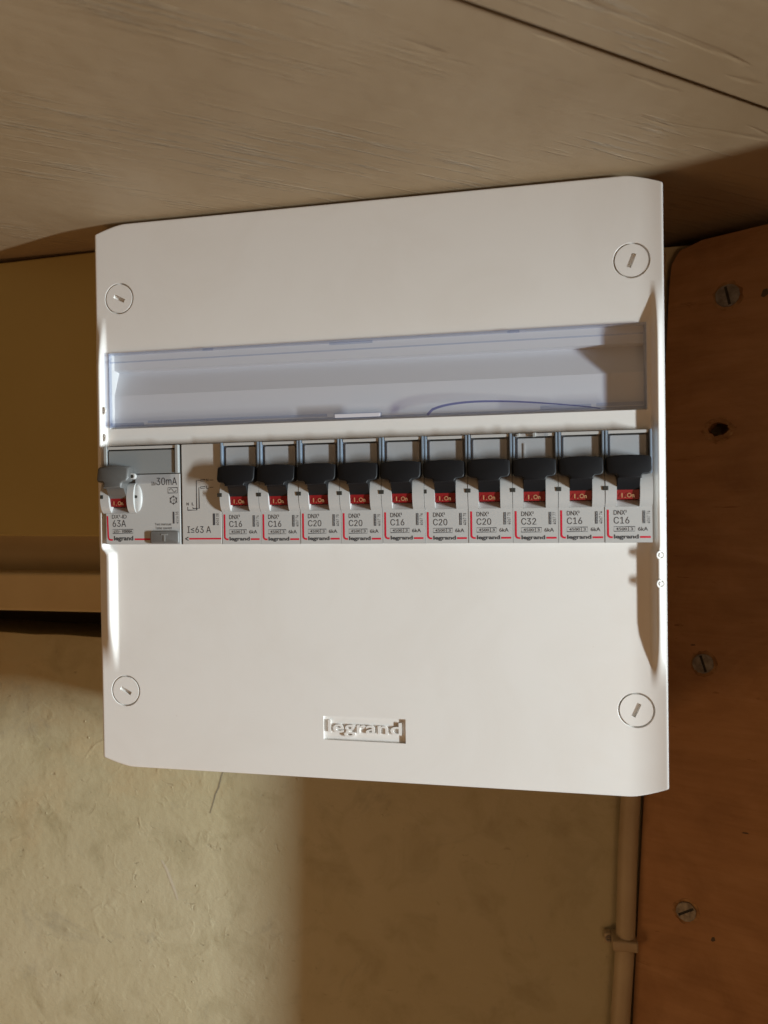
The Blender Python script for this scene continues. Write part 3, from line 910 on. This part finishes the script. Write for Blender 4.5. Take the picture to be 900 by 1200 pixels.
part('frost_symbol', ribbon_bm([(33.6 + 1.75 * math.cos(math.radians(30 + 60 * k)), 19.8 + 1.75 * math.sin(math.radians(30 + 60 * k))) for k in range(6)], 0.3, TY, closed=True), INK, rcd)
for k in range(3):
    a = math.radians(30 + 60 * k)
    part('frost_symbol', ribbon_bm([(33.6 + 2.1 * math.cos(a), 19.8 + 2.1 * math.sin(a)), (33.6 + 1.0 * math.cos(a), 19.8 + 1.0 * math.sin(a))], 0.24, TY), INK, rcd)
    part('frost_symbol', ribbon_bm([(33.6 - 2.1 * math.cos(a), 19.8 - 2.1 * math.sin(a)), (33.6 - 1.0 * math.cos(a), 19.8 - 1.0 * math.sin(a))], 0.24, TY), INK, rcd)
print_text(rcd, 'frost_print', '-25', 32.8, 34.5, 19.3, 20.3)
part('code_bar', box_bm((33.1, 33.9, TY, 0.1, 9.3, 14.6)), INK, rcd)
print_text(rcd, 'code_print', '4116 35', 34.6, 35.8, 9.3, 14.6, rot=True)
print_text(rcd, 'notice_print', 'Test mensuel', 24.4, 32.4, 8.5, 9.6)
print_text(rcd, 'notice_print', 'Tester souvent', 24.6, 32.6, 6.8, 7.9)
print_text(rcd, 'series_print', 'DX\u00b3-ID', 3.2, 10.5, 11.8, 13.6, bold=0.003)
print_text(rcd, 'rating_print', '63A', 3.5, 10.1, 8.0, 11.1, bold=0.0)
print_text(rcd, 'voltage_print', '400V~', 3.9, 7.4, 5.3, 6.6)
part('voltage_frame', ribbon_bm([(3.5, 5.0), (13.6, 5.0), (13.6, 6.9), (3.5, 6.9)], 0.16, TY, closed=True), INK, rcd)
print_text(rcd, 'voltage_print', '10000A', 8.2, 13.2, 5.3, 6.6, bold=0.02)
print_text(rcd, 'brand_print', 'legrand', 4.0, 13.6, 1.2, 3.9, bold=0.03)
part('red_line', ribbon_bm([(0.9, 13.0), (1.2, 3.6), (1.35, 2.9), (1.8, 2.3), (2.4, 2.1), (3.4, 2.1)], 0.75, TY), REDINK, rcd)
part('red_line', ribbon_bm([(14.3, 2.35), (22.0, 2.35)], 0.75, TY), REDINK, rcd)
btn = part('test_button', prism_bm(rrect(22.4, 36.4, 0.3, 6.0, 1.0), -1.3, 1.0, 0.6, 3), mat('grey_button_plastic', (0.15, 0.15, 0.145), 0.45, 0.5), rcd, smooth=True)
link('button_letter', text_mesh('T', 28.0, 31.2, 1.4, 4.8, -1.25, bold=0.02, depth=0.5), mat('light_button_grey', (0.24, 0.24, 0.23), 0.45, 0.5), btn)
part('joint_line', box_bm((0.3, RW - 0.6, 0.2, 3, 31.62, 31.95)), NOTCH, rcd)

# ---------------- feed terminal module: a plain cover with a printed wiring diagram
FW = 18.9
feed = empty('feed_terminal_module', (-81.1, FY, ZB), 'plain pale feed module printed with a wiring diagram, between switch and first breaker', 'terminal block')
part('cover', box_bm((0.05, FW, 0.0, 40, 0.0, MH - 0.6), bevel=0.35), MODULE2, feed)
print_text(feed, 'rating_print', 'I\u226463 A', 2.6, 13.8, 5.0, 8.0, bold=0.0)
part('red_line', ribbon_bm([(3.4, 2.45), (18.6, 2.45)], 0.7, TY), REDINK, feed)
print_text(feed, 'arrow_print', '<', 1.5, 3.0, 1.5, 3.4, bold=0.02)
part('code_bar', box_bm((14.8, 15.8, TY, 0.1, 8.4, 13.6)), INK, feed)
print_text(feed, 'code_print', '4063 08', 16.3, 17.5, 8.4, 13.6, rot=True)
def dl(pts): part('diagram_line', ribbon_bm(pts, 0.24, TY), INK, feed)
dl([(2.9, 16.6), (2.9, 15.2), (7.2, 15.2), (7.2, 28.4), (9.2, 28.4)])
dl([(5.4, 16.6), (5.4, 15.9), (8.4, 15.9), (8.4, 25.2), (9.2, 25.2)])
for zz in (28.4, 25.2):
    part('diagram_line', ribbon_bm([(9.2, zz - 0.35), (11.4, zz - 0.35), (11.4, zz + 0.35), (9.2, zz + 0.35)], 0.2, TY, closed=True), INK, feed)
dl([(13.4, 28.4), (15.2, 28.4)]); dl([(13.4, 25.2), (15.2, 25.2)])
for s, a, z in (('N', 11.9, 27.8), ('L', 11.9, 24.6), ('N', 2.4, 17.3), ('L', 4.9, 17.3)):
    print_text(feed, 'terminal_print', s, a, a + 1.0, z, z + 1.3, bold=0.02)

# ---------------- slack check: nothing is left unparented or unlabelled
for o in list(scene.objects):
    if o.parent is None and o.type in {'MESH', 'EMPTY'} and 'label' not in o and 'kind' not in o:
        print('UNTAGGED', o.name)
